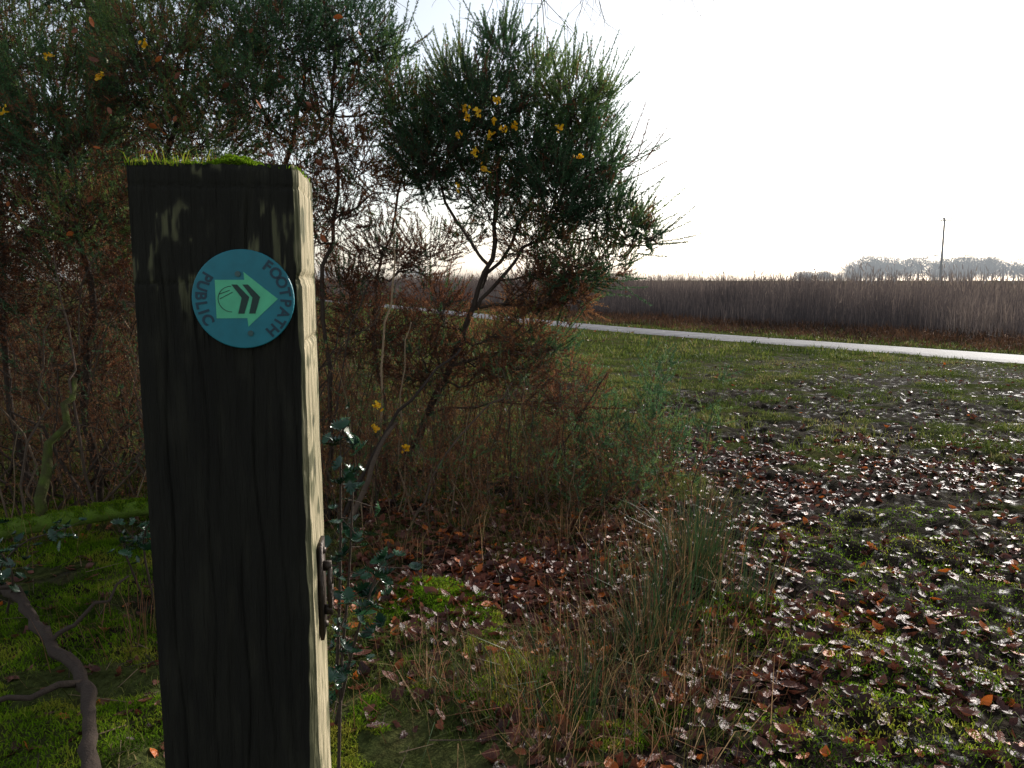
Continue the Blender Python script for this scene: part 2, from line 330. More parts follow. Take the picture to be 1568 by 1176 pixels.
st=[([(-.82,5.2,-.05),(-.62,5.15,.5),(-.35,5.1,.95),(-.28,5.1,1.2),(-.12,5.05,1.65),(-.08,5.1,2.0),(-.12,5.1,2.6)],.028,.009,.15),
([(-.28,5.1,1.2),(-.05,5.1,1.5),(.2,5.15,1.75),(.45,5.1,2.0),(.55,5.1,2.5)],.014,.006,.2),
([(-.2,5.1,1.4),(.1,5.2,1.85),(.25,5.2,2.4),(.3,5.1,2.7)],.013,.006,.2),
([(-.16,5.1,1.55),(-.4,5.1,1.9),(-.55,5.1,2.3)],.012,.006,.3),
([(-.9,5.2,-.05),(-.85,5.2,.6),(-.95,5.2,1.2),(-.8,5.2,1.8),(-.65,5.2,2.3)],.014,.006,.5),
([(.15,5.15,1.7),(.5,5.1,1.72),(.95,5.1,1.66)],.008,.004,.3)]
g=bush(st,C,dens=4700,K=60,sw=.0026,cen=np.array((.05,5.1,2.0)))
P=np.array([(.62,5.1,2.1),(.68,5.15,2.12),(.7,5.05,2.2),(.66,5.1,2.05),(.80,5.1,2.22),(.85,5.12,2.2)]);D=np.array([(.9,0,.45),(.85,.1,.7),(.4,0,.9),(1,0,.35),(.3,.1,.9),(.6,0,.8)])
shoots(g,P,D,np.array([.42,.38,.36,.36,.25,.24]),110,.022,.0022,1,2,np.full(6,.45),.1,.004)
P=np.array([(-.05,5.1,2.95),(.0,5.1,2.9),(.12,5.15,2.8),(.22,5.1,2.8),(.55,5.1,2.7),(.48,5.1,2.7),(.36,5.1,2.62),(-.3,5.2,2.8),(-.42,5.2,2.75),(.9,5.1,1.72),(.85,5.1,1.68),(.8,5.1,1.62),(.8,5.1,1.85),(.6,5.1,2.4)])
D=np.array([(.1,0,1),(.35,0,1),(.2,0,1),(.5,0,1),(.45,0,1),(.1,0,1),(.3,0,1),(-.3,0,1),(-.6,0,1),(1,0,.3),(1,0,-.05),(1,0,-.2),(.9,0,.5),(.8,0,.8)])
shoots(g,P,D,U(.2,.32,len(P)),150,.022,.0026,0,2,np.full(len(P),.5),.1,.003)
FL=[(-.10,2.58),(-.05,2.39),(-.14,2.36),(-.22,2.49),(-.34,2.36),(-.35,2.04),(-.30,2.52),(-.24,2.26),(.43,2.22),(.02,2.42),(-.18,2.15),(-.28,2.46),(-.12,2.45),(.3,2.4)]
petal=leaf_template([(.5,0),(.3,.3),(-.3,.3),(-.5,0),(-.3,-.3),(.3,-.3)])
def flowers(g,pts,mi):
    for p in pts:
        n=12;scatter(g,petal[0],petal[1],np.array(p)+N(0,.011,(n,3)),U(0,6.3,n),U(.3,2.2,n),U(.016,.03,n),mi,U(0,1,n),N(.4,.3,n))
flowers(g,[(x*.9,4.55+U(-.05,.05),1.45+(z-1.45)*.90) for x,z in FL],3)
g.obj('gorse_bush',[m_gorse,m_dead,m_bark,m_flower])
C=[(-.86,5.3,2.78,.24,'g',.8),(-.74,5.3,2.96,.14,'g',.6),(-1.05,5.2,3.0,.3,'g',.9),(-1.39,5.0,2.88,.33,'g',1),(-1.74,5.2,3.0,.35,'g',1),(-2.08,4.9,2.74,.38,'m',1),(-2.43,5.2,2.9,.35,'g',.9),
(-2.8,5.0,2.55,.4,'g',1),(-3.15,5.3,2.9,.35,'m',.8),(-3.2,4.9,2.3,.4,'g',1),(-1.57,4.9,2.52,.34,'g',1),(-2.6,4.8,2.25,.38,'m',1),(-1.87,4.9,2.3,.33,'m',1),(-3.7,5.2,2.6,.5,'g',1),
(-1.13,5.1,2.5,.3,'m',1),(-1.35,5.0,2.16,.3,'d',1),(-.96,5.1,2.2,.26,'d',.9),(-1.08,5.0,1.87,.24,'d',.7),(-1.35,5.1,1.8,.27,'d',.8),(-2.94,5.0,1.87,.4,'d',.9),(-3.3,4.9,1.75,.4,'d',.9),(-2.6,4.9,1.78,.35,'m',.8),
(-2.2,5.0,1.85,.35,'d',.8),(-1.8,5.0,1.8,.3,'d',.7),(-1.3,5.4,3.3,.4,'g',.6),(-2.0,5.4,3.4,.45,'g',.6),(-2.8,5.4,3.4,.5,'g',.5),(-3.5,5.3,3.3,.5,'g',.5),(-2.3,5.0,2.5,.33,'m',.8),(-1.75,5.3,2.7,.3,'d',.7),
(-.74,5.2,2.55,.2,'m',.8),(-.8,5.1,2.0,.2,'d',.6),(-2.9,5.0,1.4,.4,'d',.8),(-3.4,5,1.3,.4,'d',.8),(-2.4,5.0,1.35,.35,'d',.7),(-2.8,4.9,.9,.35,'d',.6)]
st=[([(-1.25,5.0,-.05),(-1.15,5.0,.6),(-1.25,5.0,1.3),(-1.1,5.0,1.9),(-1.15,5.1,2.6),(-1.1,5.2,3.1)],.018,.008,.25),
([(-2.0,5.1,-.05),(-1.75,5.1,.8),(-1.6,5.0,1.6),(-1.45,5.1,2.1),(-1.3,5.1,2.75)],.026,.010,.1),
([(-2.2,5.1,-.05),(-2.2,5.0,.9),(-2.3,5.0,1.7),(-2.1,5.0,2.4),(-2.0,5.2,3.2)],.026,.010,.15),
([(-2.7,4.9,-.05),(-2.75,4.9,.8),(-2.6,4.9,1.5),(-2.9,5.0,2.1),(-2.8,5.2,3.1)],.026,.010,.15),
([(-3.2,5.0,-.05),(-3.3,5.0,1.0),(-3.2,5.0,2.0),(-3.5,5.2,3.0)],.026,.010,.2)]
g=bush(st,C,dens=3000,sl=.024,sw=.0030,K=44,spk=8)
flowers(g,[(-2.75,4.15,2.4),(-2.6,4.1,2.3),(-2.4,4.2,2.6),(-2.15,4.2,2.5),(-2.9,4.1,2.1),(-1.9,4.2,2.65)],3)
lf=np.array([(U(-3.0,-.85),U(4.2,4.6),U(1.6,2.9)) for _ in range(50)]);n=len(lf)
scatter(g,BEECH[0],BEECH[1],lf,U(0,6.3,n),U(.3,1.6,n),U(.03,.06,n),4,U(.8,1,n),N(.3,.4,n))
g.obj('gorse_bush',[m_gorse,m_dead,m_bark,m_flower,m_leaf])
def scrub(g,roots,hts,green,lean=.35,K=55,dn=1.,sw=.0018):
    for (x,y),h,gr in zip(roots,hts,green):
        z0=float(gh(np.array([x]),np.array([y]))[0]);k=7;t=np.linspace(0,1,k)
        dx,dy=N(0,lean*h*.6,2);P=np.stack([x+dx*t**1.3,y+dy*t**1.3,z0+h*t-.03],1);P[1:]+=N(0,.014,(k-1,3))
        segs(g,P[:-1],P[1:],np.linspace(.005,.002,k-1)*(.7+h*.4),np.linspace(.0045,.0015,k-1)*(.7+h*.4),2,U(.2,.95))
        n=int((12+h*22)*dn);ti=U(.1,1,n);b=np.stack([np.interp(ti,t,P[:,c]) for c in range(3)],1)+N(0,.03,(n,3))
        D=nrm(N(0,.7,(n,3))+[dx*.5,dy*.5,.75]);L=U(.06,.2,n)*(.6+h*.5)
        m=(U(0,1,n)<gr*(.3+ti));r=np.clip(N(.5,.22,n),0,1)
        shoots(g,b[m],D[m],L[m],K,.018,sw,0,2,r[m],.15,.0014)
        shoots(g,b[~m],D[~m],L[~m],int(K*.6),.016,sw*.85,1,2,r[~m],0,.0014)
g=Geo();roots=[];hts=[];gr=[]
for _ in range(240):
    t=U(0,1);x=-1.4+2.3*t+N(0,.1);y=U(4.2,5.8)+.4*t
    h=np.interp(x,[-1.4,-1.0,-.5,0,.5,1.0],[1.5,1.55,1.35,1.05,.8,.5])*U(.4,1.05)*(1 if y>4.8 else .6)
    roots.append((x,y));hts.append(h);gr.append(.18 if x<0 else .3)
scrub(g,roots,hts,gr)
for P,r,c in (([(-.88,4.6,-.03),(-.8,4.6,.5),(-.78,4.6,1.0),(-.70,4.6,1.5),(-.68,4.65,1.75)],.009,.95),([(-.6,4.6,-.03),(-.72,4.6,.5),(-.6,4.6,1.2)],.007,.8),
  ([(-1.15,4.6,.0),(-1.1,4.6,.5),(-1.0,4.6,1.0),(-.85,4.6,1.45)],.008,.2),([(-1.0,4.2,.0),(-.85,4.2,.35),(-.62,4.3,.75),(-.3,4.5,1.05)],.014,.1),([(-.6,4.3,.0),(-.35,4.35,.5),(.0,4.5,.85)],.008,.5),
  ([(-.9,4.1,.1),(-.75,4.2,.5),(-.65,4.3,.65)],.02,.5),([(.1,5,.0),(.35,5,.4),(.62,5,.85)],.007,.3),([(.3,4.9,.0),(.35,4.9,.4),(.3,4.9,.8)],.006,.3)):
    P=chaikin(np.array(P),2);P[1:-1]+=N(0,.008,(len(P)-2,3));tube(g,P,np.linspace(r,r*.45,len(P)),6,2,c,.1)
flowers(g,[(-.77,4.3,.62),(-.76,4.3,.75),(-.6,4.3,.5)],3)
g.obj('gorse_scrub',[m_gorse,m_dead,m_bark,m_flower])
g=Geo();R=[(U(.5,1.35),U(5.0,5.9)) for _ in range(26)];scrub(g,R,[U(.35,1.0)*(1.1-abs(r[0]-.95)*.5) for r in R],[.9]*26,.3,80,1,.0024)
R=[(U(.4,.9),U(4.5,5.2)) for _ in range(10)];scrub(g,R,[U(.3,.7) for r in R],[.7]*10,.4,70)
g.obj('young_gorse',[m_gorse,m_dead,m_bark])
g=Geo();R=[(U(-4.2,-1.35),U(4.4,6.6)) for _ in range(280)];scrub(g,R,[U(.5,1.9)*(.7 if r[1]<5 else 1) for r in R],[.12]*280,.4,42,1.1,.0022)
for _ in range(90):
    a=np.array((U(-3.8,-1.4),U(4.2,6),-.02));b=a+np.array((N(0,.7),N(0,.3),U(.5,1.7)));P=bez(a,b,9,.1,.04);tube(g,P,np.linspace(U(.005,.013),.003,9),5,2,U(.1,.6),.1)
g.obj('bramble_thicket',[m_gorse,m_dead,m_bark])
g=bush([([(-4,9,0),(-4,9,1.5),(-4,9,2.4)],.05,.02,.2),([(-6,9,0),(-6,9,1.5),(-6,9,2.4)],.05,.02,.2)],[(U(-8,-3.2),U(8,10),U(.4,2.9),.6,rng.choice(['m','d']),.35) for _ in range(34)],dens=1500,K=40,sl=.035,sw=.005,spk=0)
g.obj('gorse_bush',[m_gorse,m_dead,m_bark])
# ---------------------------------------------------------------- oak tree
g=Geo()
def grow(p,d,L,r,dep,droop=0.,mi=0):
    k=6;P=[np.array(p,float)];d=nrm(np.array(d,float))
    for i in range(k-1):
        d=nrm(d+N(0,.16,3)+np.array([0,0,-droop]));P.append(P[-1]+d*L/(k-1))
    P=np.array(P);tube(g,P,np.linspace(r,r*.55,k),7 if r>.03 else 4,mi,.3+.2*U(),.05)
    if dep>0:
        for _ in range(rng.integers(3,6)):
            q=P[rng.integers(2,k)];dd=nrm(d+N(0,.65,3)+np.array([0,0,.1-droop*2]));grow(q,dd,L*U(.5,.75),r*.5,dep-1,droop,0)
trunk=chaikin(np.array([(-3.75,7.5,-.1),(-3.7,7.5,1.5),(-3.85,7.5,3),(-3.7,7.5,4.6),(-3.8,7.5,6.5)],float),2)
tube(g,trunk,np.linspace(.19,.09,len(trunk)),12,1,.5,.06)
tr2=chaikin(np.array([(-3.75,7.5,1.2),(-4.4,7.3,2.5),(-4.7,7.2,4),(-5,7.2,6)],float),2);tube(g,tr2,np.linspace(.11,.05,len(tr2)),10,1,.5,.06)
for z in (2.6,3.2,3.8,4.4,5,5.6,6.2):
    for _ in range(2):
        a=U(0,6.28);grow((-3.78,7.5,z),(math.cos(a),math.sin(a),.5),U(1.2,2.2),.03,3,0.02)
limb=chaikin(np.array([(-3.7,7.5,4.3),(-2.3,7.0,4.55),(-.9,6.5,4.5),(.5,6.1,4.3),(1.3,6,4.3)],float),2)
tube(g,limb,np.linspace(.07,.02,len(limb)),8,1,.3,.05)
for t in np.linspace(.3,1,14):
    q=limb[int(t*(len(limb)-1))];grow(q,(U(-.5,.7),U(-.3,.2),-.9),U(.55,.78),.007,2,.07)
n=2600;zz=U(.2,5.5,n);ax=np.interp(zz,trunk[:,2],trunk[:,0]);a=U(0,6.28,n);rr=.2*(1-zz/11)+np.abs(N(0,.05,n))
k=vn(zz*1.6,a*.8,4)>.35;P=np.stack([ax+rr*np.cos(a),7.5+rr*np.sin(a),zz],1)[k];n=len(P)
scatter(g,IVY[0],IVY[1],P,U(0,6.3,n),U(.6,2.2,n),U(.04,.08,n),2,U(0,1,n),N(0,.2,n))
g.obj('oak_tree',[m_bark,m_mossbark,m_ivy])
# ---------------------------------------------------------------- fallen branches and log
g=Geo()
P=chaikin(np.array([(-2.5,3.35,.12),(-2.05,3.1,.13),(-1.72,2.72,.10),(-1.42,2.45,.10),(-1.2,2.05,.08),(-1.0,1.6,.05)],float),3);P[1:-1]+=N(0,.007,(len(P)-2,3))
tube(g,P,np.linspace(.018,.024,len(P)),10,0,.2,.14)
for a,b,r in (((-1.72,2.72,.1),(-1.5,2.9,.3),.009),((-1.45,2.45,.1),(-1.9,2.15,.1),.012),((-1.9,2.15,.1),(-2.2,2.0,.08),.010),((-2.05,3.1,.13),(-2.3,2.9,.35),.009)):
    tube(g,bez(a,b,9,.02,.014),np.linspace(r,r*.5,9),7,0,.2,.1)
g.obj('fallen_branch',[m_bark])
g=Geo();P=chaikin(np.array([(-3.0,3.9,.10),(-2.5,4.0,.16),(-2.1,4.15,.2),(-1.75,4.25,.17),(-1.3,4.3,.08)],float),2)
tube(g,P,np.linspace(.055,.035,len(P)),12,0,.85,.08)
tube(g,bez((-2.5,4.0,.15),(-2.45,4.3,.9),8,.1,.03),np.linspace(.03,.014,8),8,0,.5,.08)
n=9000;t=rng.integers(0,len(P),n);a=U(0,6.28,n);B=P[t]+np.stack([N(0,.03,n),.045*np.cos(a),.045*np.abs(np.sin(a))],1)
blades(g,B,.022,.002,U(.2,1.4,n),1,U(0,.8,n));g.obj('mossy_log',[m_mossbark,m_moss])
# ---------------------------------------------------------------- rush tussocks + dead grass
g=Geo()
def tuss(cx,cy,r,n,h,lo,hi,w,lean=.5,mi=0):
    a=U(0,6.28,n);q=np.abs(N(0,.5,n))*r;x=cx+q*np.cos(a);y=cy+q*np.sin(a)
    blades(g,onground(x,y,-.01),U(.4,1.05,n)*h,w*U(.6,1.3,n),np.clip(np.abs(N(lean*.6,lean*.5,n)),0,1.4),mi,U(lo,hi,n),az=a+N(0,.6,n))
for c in ((.88,3.55,.22,150,.58),(.98,3.8,.2,90,.6),(.62,3.05,.25,120,.48),(.5,2.75,.22,90,.42),(1.05,3.3,.15,50,.35),(.45,3.5,.15,50,.35)):
    tuss(*c,0,.9,.0024,.45)
tuss(.25,2.45,.4,130,.38,0,.9,.0022,.6);tuss(-.1,2.4,.3,50,.33,0,.9,.002,.7)
g.obj('rush_tussock',[m_rush])
g=Geo()
for c in ((.3,2.6,.6,300,.36),(.55,3.0,.6,300,.34),(.85,3.6,.45,300,.36),(0,2.5,.6,200,.3),(-.3,2.6,.4,110,.28),(.9,4.2,.6,300,.3),(.3,4.3,.7,260,.3),(-.3,4.3,.6,240,.33),(-.6,3.9,.4,120,.3),(.1,2.2,.4,140,.38),(.5,2.3,.4,140,.34),(.75,2.7,.4,140,.3),(1.3,4.9,.5,120,.2),(-1.7,4.5,.9,350,.4),(-2.6,4.2,.7,200,.4)):
    tuss(*c,0,1,.0014,1.0)
tuss(-1.5,3,.8,220,.3,0,.8,.0018,.9)
g.obj('dead_grass',[m_straw])
# ---------------------------------------------------------------- holly
def holly(stems,n,name):
    g=Geo()
    for P in stems:
        P=chaikin(np.array(P,float),2);tube(g,P,np.linspace(.006,.002,len(P)),5,1,.3)
        i=rng.integers(len(P)//3,len(P),n);B=P[i]+N(0,.035,(n,3))
        for bb,pp in zip(B,P[i]): segs(g,[pp],[bb],.0012,.001,1,.3)
        scatter(g,HOLLY[0],HOLLY[1],B,U(0,6.3,n),np.abs(N(.5,.5,n)),U(.035,.06,n),0,U(0,1,n),N(.7,.35,n))
    return g.obj(name,[m_holly,m_bark])
holly([[(-.50,2.05,0),(-.47,2.0,.4),(-.43,1.95,.65),(-.40,1.9,.95)],[(-.50,2.05,.2),(-.42,1.95,.5),(-.34,1.9,.72)],[(-.48,2.0,.4),(-.45,1.95,.7),(-.44,1.95,1.06)]],34,'holly_sapling')
holly([[(-2.3,3.2,0),(-2.1,3.1,.35),(-1.8,3.05,.45)],[(-1.6,3.3,0),(-1.6,3.2,.4),(-1.4,3.1,.5)],[(-2.2,3.2,0),(-2.0,3.0,.3),(-2.1,2.9,.5)],[(-1.7,3.4,0),(-1.75,3.3,.35),(-1.5,3.2,.3)]],34,'holly_sapling')
# ---------------------------------------------------------------- reeds, verge
def along(n,d0,d1,smin,smax,pw=1):
    s=U(smin,smax,n);d=d0+(d1-d0)*U(0,1,n)**pw
    x=np.interp(s,ss,Q[:,0])+np.interp(s,ss,Nn[:,0])*d;y=np.interp(s,ss,Q[:,1])+np.interp(s,ss,Nn[:,1])*d;return x,y,d
g=Geo()
def reeds(n,d0,d1,pw,w,smin=14,smax=120):
    x,y,d=along(n,d0,d1,smin,smax,pw);k=(y>2)&(fbm(x*.5,y*.5,44)+(d-d0)*.15>.38);x,y,d=x[k],y[k],d[k];n=len(x)
    H=np.interp(y,[8,16,22,28,40,100],[1.1,1.2,1.5,1.9,1.95,1.75])*(.62+.6*fbm(x*.6,y*.6,50))*U(.6,1.15,n)*(.5+.5*sstep(0,2.5,d-d0))
    r=np.clip(fbm(x*.4,y*.4,61)*.9-.1+N(0,.15,n)+.25*sstep(3,8,d-d0),0,1);P=onground(x,y,-.02)
    blades(g,P,H,w*U(.6,1.3,n),np.abs(N(.1,.22,n)),0,r)
    return P,H
reeds(65000,4.2,9,.9,.009);reeds(26000,8,24,1,.018);reeds(9000,22,70,1,.035)
P,H=reeds(8000,5.5,16,1,.006)
n=len(P);blades(g,P+np.stack([0*H,0*H,H*.93],1),U(.14,.3,n),.013,U(.3,1,n),0,U(.4,.9,n))
g.obj('reed_bed',[m_reed])
g=Geo();x,y,d=along(60000,1.0,5.2,14,90,1);k=fbm(x*1.2,y*1.2,70)+.12*(d-1)>.44;x,y,d=x[k],y[k],d[k];n=len(x)
blades(g,onground(x,y,-.01),U(.05,.18,n)*(1+(d-1)*.4),.008*U(.6,1.4,n),U(.2,1.3,n),0,np.clip(fbm(x*.8,y*.8,71)+N(0,.2,n)-.1,0,1))
x,y,d=along(18000,.8,1.7,14,90,1);n=len(x);blades(g,onground(x,y,-.01),U(.03,.09,n),.006,U(.2,1.3,n),1,U(0,.8,n))
g.obj('roadside_verge',[m_verge,m_grass])
# ---------------------------------------------------------------- distant trees
g=Geo()
def fartree(x,y,h):
    k=int(90);tube(g,[(x,y,0),(x+N(0,.2),y,h*.55)],[h*.03,h*.015],5,0,.3)
    d=nrm(N(size=(k,3)));c=np.array([x,y,h*.6]);E=c+d*np.array([h*.42,h*.3,h*.42])*U(.6,1.05,(k,1));segs(g,np.repeat(c[None]-[0,0,h*.1],k,0),E,h*.008,h*.003,0,.2)
    n=700;d=nrm(N(size=(n,3)))*U(.35,1,(n,1))**.6;B=c+d*np.array([h*.5,h*.35,h*.42])*(.75+.5*vn(d[:,0]*3+x,d[:,2]*3+y,5))[:,None]
    B[:,2]=np.maximum(B[:,2],.2);D=nrm(N(size=(n,3)));segs(g,B,B+D*h*.08,h*.005,h*.002,0,U(0,1,n))
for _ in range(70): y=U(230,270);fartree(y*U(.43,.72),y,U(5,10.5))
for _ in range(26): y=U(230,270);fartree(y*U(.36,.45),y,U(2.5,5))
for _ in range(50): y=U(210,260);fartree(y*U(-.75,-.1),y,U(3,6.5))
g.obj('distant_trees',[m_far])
g=Geo();px,py=55.4,101.
tube(g,[(px,py,-.3),(px,py,9.3)],[.17,.12],10,0,.5)
def box(g,c,s,mi=0,rnd=.5):
    c=np.array(c);s=np.array(s)/2;V=np.array([(a,b,d) for a in(-1,1) for b in(-1,1) for d in(-1,1)])*s+c
    q=[(0,1,3,2),(4,6,7,5),(0,4,5,1),(2,3,7,6),(0,2,6,4),(1,5,7,3)];F=[]
    for a,b_,c_,d in q:F+=[(a,b_,c_),(a,c_,d)]
    g.add(V,F,mi,rnd)
box(g,(px,py-.18,8.95),(1.7,.1,.16))
for dx in(-.75,-.3,.75): tube(g,[(px+dx,py-.18,9.035),(px+dx,py-.18,9.2),(px+dx,py-.18,9.32)],[.03,.08,.04],8,0,.5)
tube(g,[(px-.5,py-.12,8.87),(px,py-.12,8.4)],[.025,.025],5,0,.5)
m_pole=mat('pole_wood_haze_glow',[(0,(.10,.09,.08)),(1,(.2,.18,.16))],.8,emis=(.09,.10,.11));g.obj('utility_pole',[m_pole],smooth=False)  # small emission lifts the pole as painted-in distance haze
# ---------------------------------------------------------------- post
th=math.radians(8.5);ct,sn=math.cos(th),math.sin(th);O=np.array((-.2785,.742));W=.153;Dp=.125;H=1.557
g=Geo();rows=np.concatenate([np.linspace(-.1,1.0,120),np.linspace(1.005,H,190)]);cnt=[100,16,36,14,26];ring=[]
cracks=[(.022,.25,1.5,.003),(.055,.5,1.45,.002),(.083,.1,1.2,.003),(.105,.9,1.55,.003),(.128,.3,1.35,.002),(.142,1.2,1.5,.002)]
for z in rows:
    c=.004+.034*float(sstep(1.15,.35,z))+.005*(fbm(np.array([z*24.]),np.array([2.]),1)[0]-.5)
    top=float(sstep(H-.006,H,z))
    cor=[(-W/2,0),(W/2-c,0),(W/2,c*1.2),(W/2,Dp),(-W/2,Dp),(-W/2,0)]
    nr=[(0,-1),(.77,-.64),(1,0),(0,1),(-1,0)];pr=[];rn=[]
    s0=0
    for k,(a,b_) in enumerate(zip(cor[:-1],cor[1:])):
        a=np.array(a);b_=np.array(b_);t=np.arange(cnt[k])/cnt[k];p=a+(b_-a)*t[:,None]
        s=s0+np.linalg.norm(b_-a)*t;s0+=np.linalg.norm(b_-a)
        dd=.0012*(fbm(s*60,z*3.+0*s,80)-.5)+.0010*(fbm(s*240,z*14+0*s,81)-.5)+(.003*(fbm(s*30,z*18+0*s,84)-.5) if k in(1,2) else 0)
        for cs,z0,z1,dep in cracks:
            if k==0: dd-=dep*np.exp(-((p[:,0]+W/2-cs-.0025*math.sin(z*9+cs*50)-.002*math.sin(z*31+cs*90))/.0011)**2)*float(sstep(z0,z0+.1,z)*(1-sstep(z1-.05,z1,z)))
        dd-=.0012*math.exp(-((z-1.537)/.0013)**2)+.0012*math.exp(-((z-1.446)/.0014)**2)*(k in(0,1,2))+.0035*math.exp(-((z-1.452)/.0035)**2)*(k in(1,2))+.003*math.exp(-((z-1.388)/.003)**2)*(k==2)
        dd-=.002*top
        p=p+np.array(nr[k])*dd[:,None];pr.append(p)
        up=float(sstep(1.36,1.46,z));lw=float(sstep(1.15,.75,z))
        stn=fbm(s*170,z*26+0*s,83);st2=fbm(s*110,z*16+0*s,85);st3=fbm(s*34,z*30+0*s,86)
        rn.append({0:.10+.05*up+.36*up*sstep(.52,.66,stn)*sstep(.46,.60,st3)+.10*sstep(.5,.8,st2)+.18*sstep(.45,.7,st3)*lw*sstep(.0,.07,p[:,0]),1:.40+.35*stn,2:.68+.4*(st2-.2)-.25*sstep(.6,.75,st3),3:.3+0*s,4:.2+.2*stn}[k])  # right side and chamfer paler: sunlight painted into the colour, over weathered streaks
    p=np.concatenate(pr);zz=np.full(len(p),z)+top*.005*(fbm(p[:,0]*220,p[:,1]*220,6)-.5)
    ring.append((np.stack([O[0]+p[:,0]*ct-p[:,1]*sn,O[1]+p[:,0]*sn+p[:,1]*ct,zz],1),np.concatenate(rn)))
V=np.concatenate([r[0] for r in ring]);Rn=np.concatenate([r[1] for r in ring]);k=sum(cnt);n=len(rows);F=[]
j=np.arange(k);jn=(j+1)%k
for i in range(n-1): F.append(np.stack([i*k+j,i*k+jn,(i+1)*k+jn],1));F.append(np.stack([i*k+j,(i+1)*k+jn,(i+1)*k+j],1))
V=np.vstack([V,ring[-1][0].mean(0)]);Rn=np.append(Rn,.2);F.append(np.stack([(n-1)*k+j,(n-1)*k+jn,0*j+len(V)-1],1))
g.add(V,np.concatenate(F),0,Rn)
m_post=mat('weathered_wood_sunlit_side',[(0,(.008,.007,.006)),(.3,(.028,.026,.018)),(.6,(.14,.135,.07)),(1,(.66,.55,.36))],.85,0,bump=1,bscale=140,nmix=.2,nscale=80,stretch=(1,1,.09),spec=.2)  # weathered wood; pale ramp end carries painted sunlight for the right side
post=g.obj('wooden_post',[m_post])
g=Geo();n=5200;lx=U(-W/2-.001,W/2,n);ly=U(-.001,Dp,n)
cush=.010*np.exp(-((lx-.018)/.018)**2-((ly-.02)/.03)**2)+.004*vn(lx*90,ly*90,7)
P=np.stack([O[0]+lx*ct-ly*sn,O[1]+lx*sn+ly*ct,H-.004+cush*.8],1)
hh=np.where(lx<.0,U(.002,.009,n),U(.002,.005,n));hh=np.where(np.abs(lx-.018)<.03,.004,hh)
keep=(lx<.045)|(U(0,1,n)<.35);rn=np.clip(np.where(lx<-.02,U(0,1,n),U(.1,.7,n)),0,1)
blades(g,P[keep],hh[keep],.0007,U(.1,1.2,keep.sum()),0,rn[keep])
n=90;lx=U(-W/2-.006,-.0,n);ly=U(0,.1,n);P=np.stack([O[0]+lx*ct-ly*sn,O[1]+lx*sn+ly*ct,np.full(n,H)],1);blades(g,P,U(.010,.026,n),.0004,U(.2,1.2,n),0,U(.4,1,n))
for cx,cy,r in ((.012,.02,.011),(.024,.018,.009),(.0,.03,.008),(.034,.03,.006)):
    n=1500;d=nrm(N(size=(n,3)));d[:,2]=np.abs(d[:,2]);B=d*r*[1.2,1,.9]
    P=np.stack([O[0]+(cx+B[:,0])*ct-(cy+B[:,1])*sn,O[1]+(cx+B[:,0])*sn+(cy+B[:,1])*ct,H+B[:,2]],1)
    blades(g,P,U(.001,.003,n),.0006,U(.2,1.2,n),0,U(.3,.75,n))
g.obj('moss_top',[m_moss],parent=post)
m_metal=mat('rusty_metal',[(0,(.02,.018,.018)),(1,(.10,.07,.05))],.5,nmix=.8,nscale=60,bump=.4,bscale=100);m_metal.node_tree.nodes['Principled BSDF'].inputs['Metallic'].default_value=.6
g=Geo()
def L(lx,ly,z): return (O[0]+lx*ct-ly*sn,O[1]+lx*sn+ly*ct,z)
def lbox(l0,l1,y0,y1,z0,z1):
    V=[L(a,b_,d) for a in(l0,l1) for b_ in(y0,y1) for d in(z0,z1)];q=[(0,1,3,2),(4,6,7,5),(0,4,5,1),(2,3,7,6),(0,2,6,4),(1,5,7,3)];F=[]
    for a,b_,c_,d in q:F+=[(a,b_,c_),(a,c_,d)]
    g.add(V,F,0,.5)
e=W/2
lbox(e+.001,e+.005,.045,.085,1.06,1.165);lbox(e+.005,e+.014,.055,.06,1.135,1.145);lbox(e+.005,e+.014,.055,.06,1.085,1.095)
a=np.linspace(0,2*np.pi,17);tube(g,[L(e+.012,.058+.010*math.cos(t),1.115+.022*math.sin(t)) for t in a],.0025,6,0,.5)
for z in(1.07,1.155): tube(g,[L(e+.004,.065,z),L(e+.008,.065,z)],[.005,.003],8,0,.6)
g.obj('gate_bracket',[m_metal],parent=post)
# ---------------------------------------------------------------- sign
def flat(name,col,rough=.45,bump=.0):
    c=np.array(col);return mat(name,[(0,tuple(c*.55)),(1,tuple(np.minimum(c*1.15,1)))],rough,nmix=.8,nscale=70,bump=bump,bscale=300)
m_teal=flat('sign_teal',(.010,.22,.28));m_mint=flat('sign_mint',(.12,.64,.34));m_dark=flat('sign_dark',(.008,.045,.035));m_white=flat('sign_letter',(.008,.05,.08));m_screw=flat('screw_metal',(.05,.12,.12),.3)
sign=bpy.data.objects.new('footpath_sign',None);sc.collection.objects.link(sign)
sx=.0225;sp=(O[0]+sx*ct+.0045*sn,O[1]+sx*sn-.0045*ct,1.4315)
sign.matrix_world=Matrix.Translation(sp)@Matrix.Rotation(th,4,'Z')@Matrix.Rotation(math.pi/2,4,'X')
RD=.0468
def part(name,polys,m,z0,z1):
    me=bpy.data.meshes.new(name);import bmesh;bm=bmesh.new()
    for poly in polys:
        vs=[bm.verts.new((x,y,z1)) for x,y in poly];f=bm.faces.new(vs)
        lo=[bm.verts.new((x,y,z0)) for x,y in poly]
        for i in range(len(vs)): bm.faces.new((vs[i],lo[i],lo[(i+1)%len(vs)],vs[(i+1)%len(vs)]))
    bmesh.ops.recalc_face_normals(bm,faces=bm.faces[:]);bm.to_mesh(me);bm.free()
    a=me.attributes.new('rnd','FLOAT','POINT');a.data.foreach_set('value',np.full(len(me.vertices),.5,np.float32))
    me.materials.append(m);o=bpy.data.objects.new(name,me);sc.collection.objects.link(o);o.parent=sign;return o
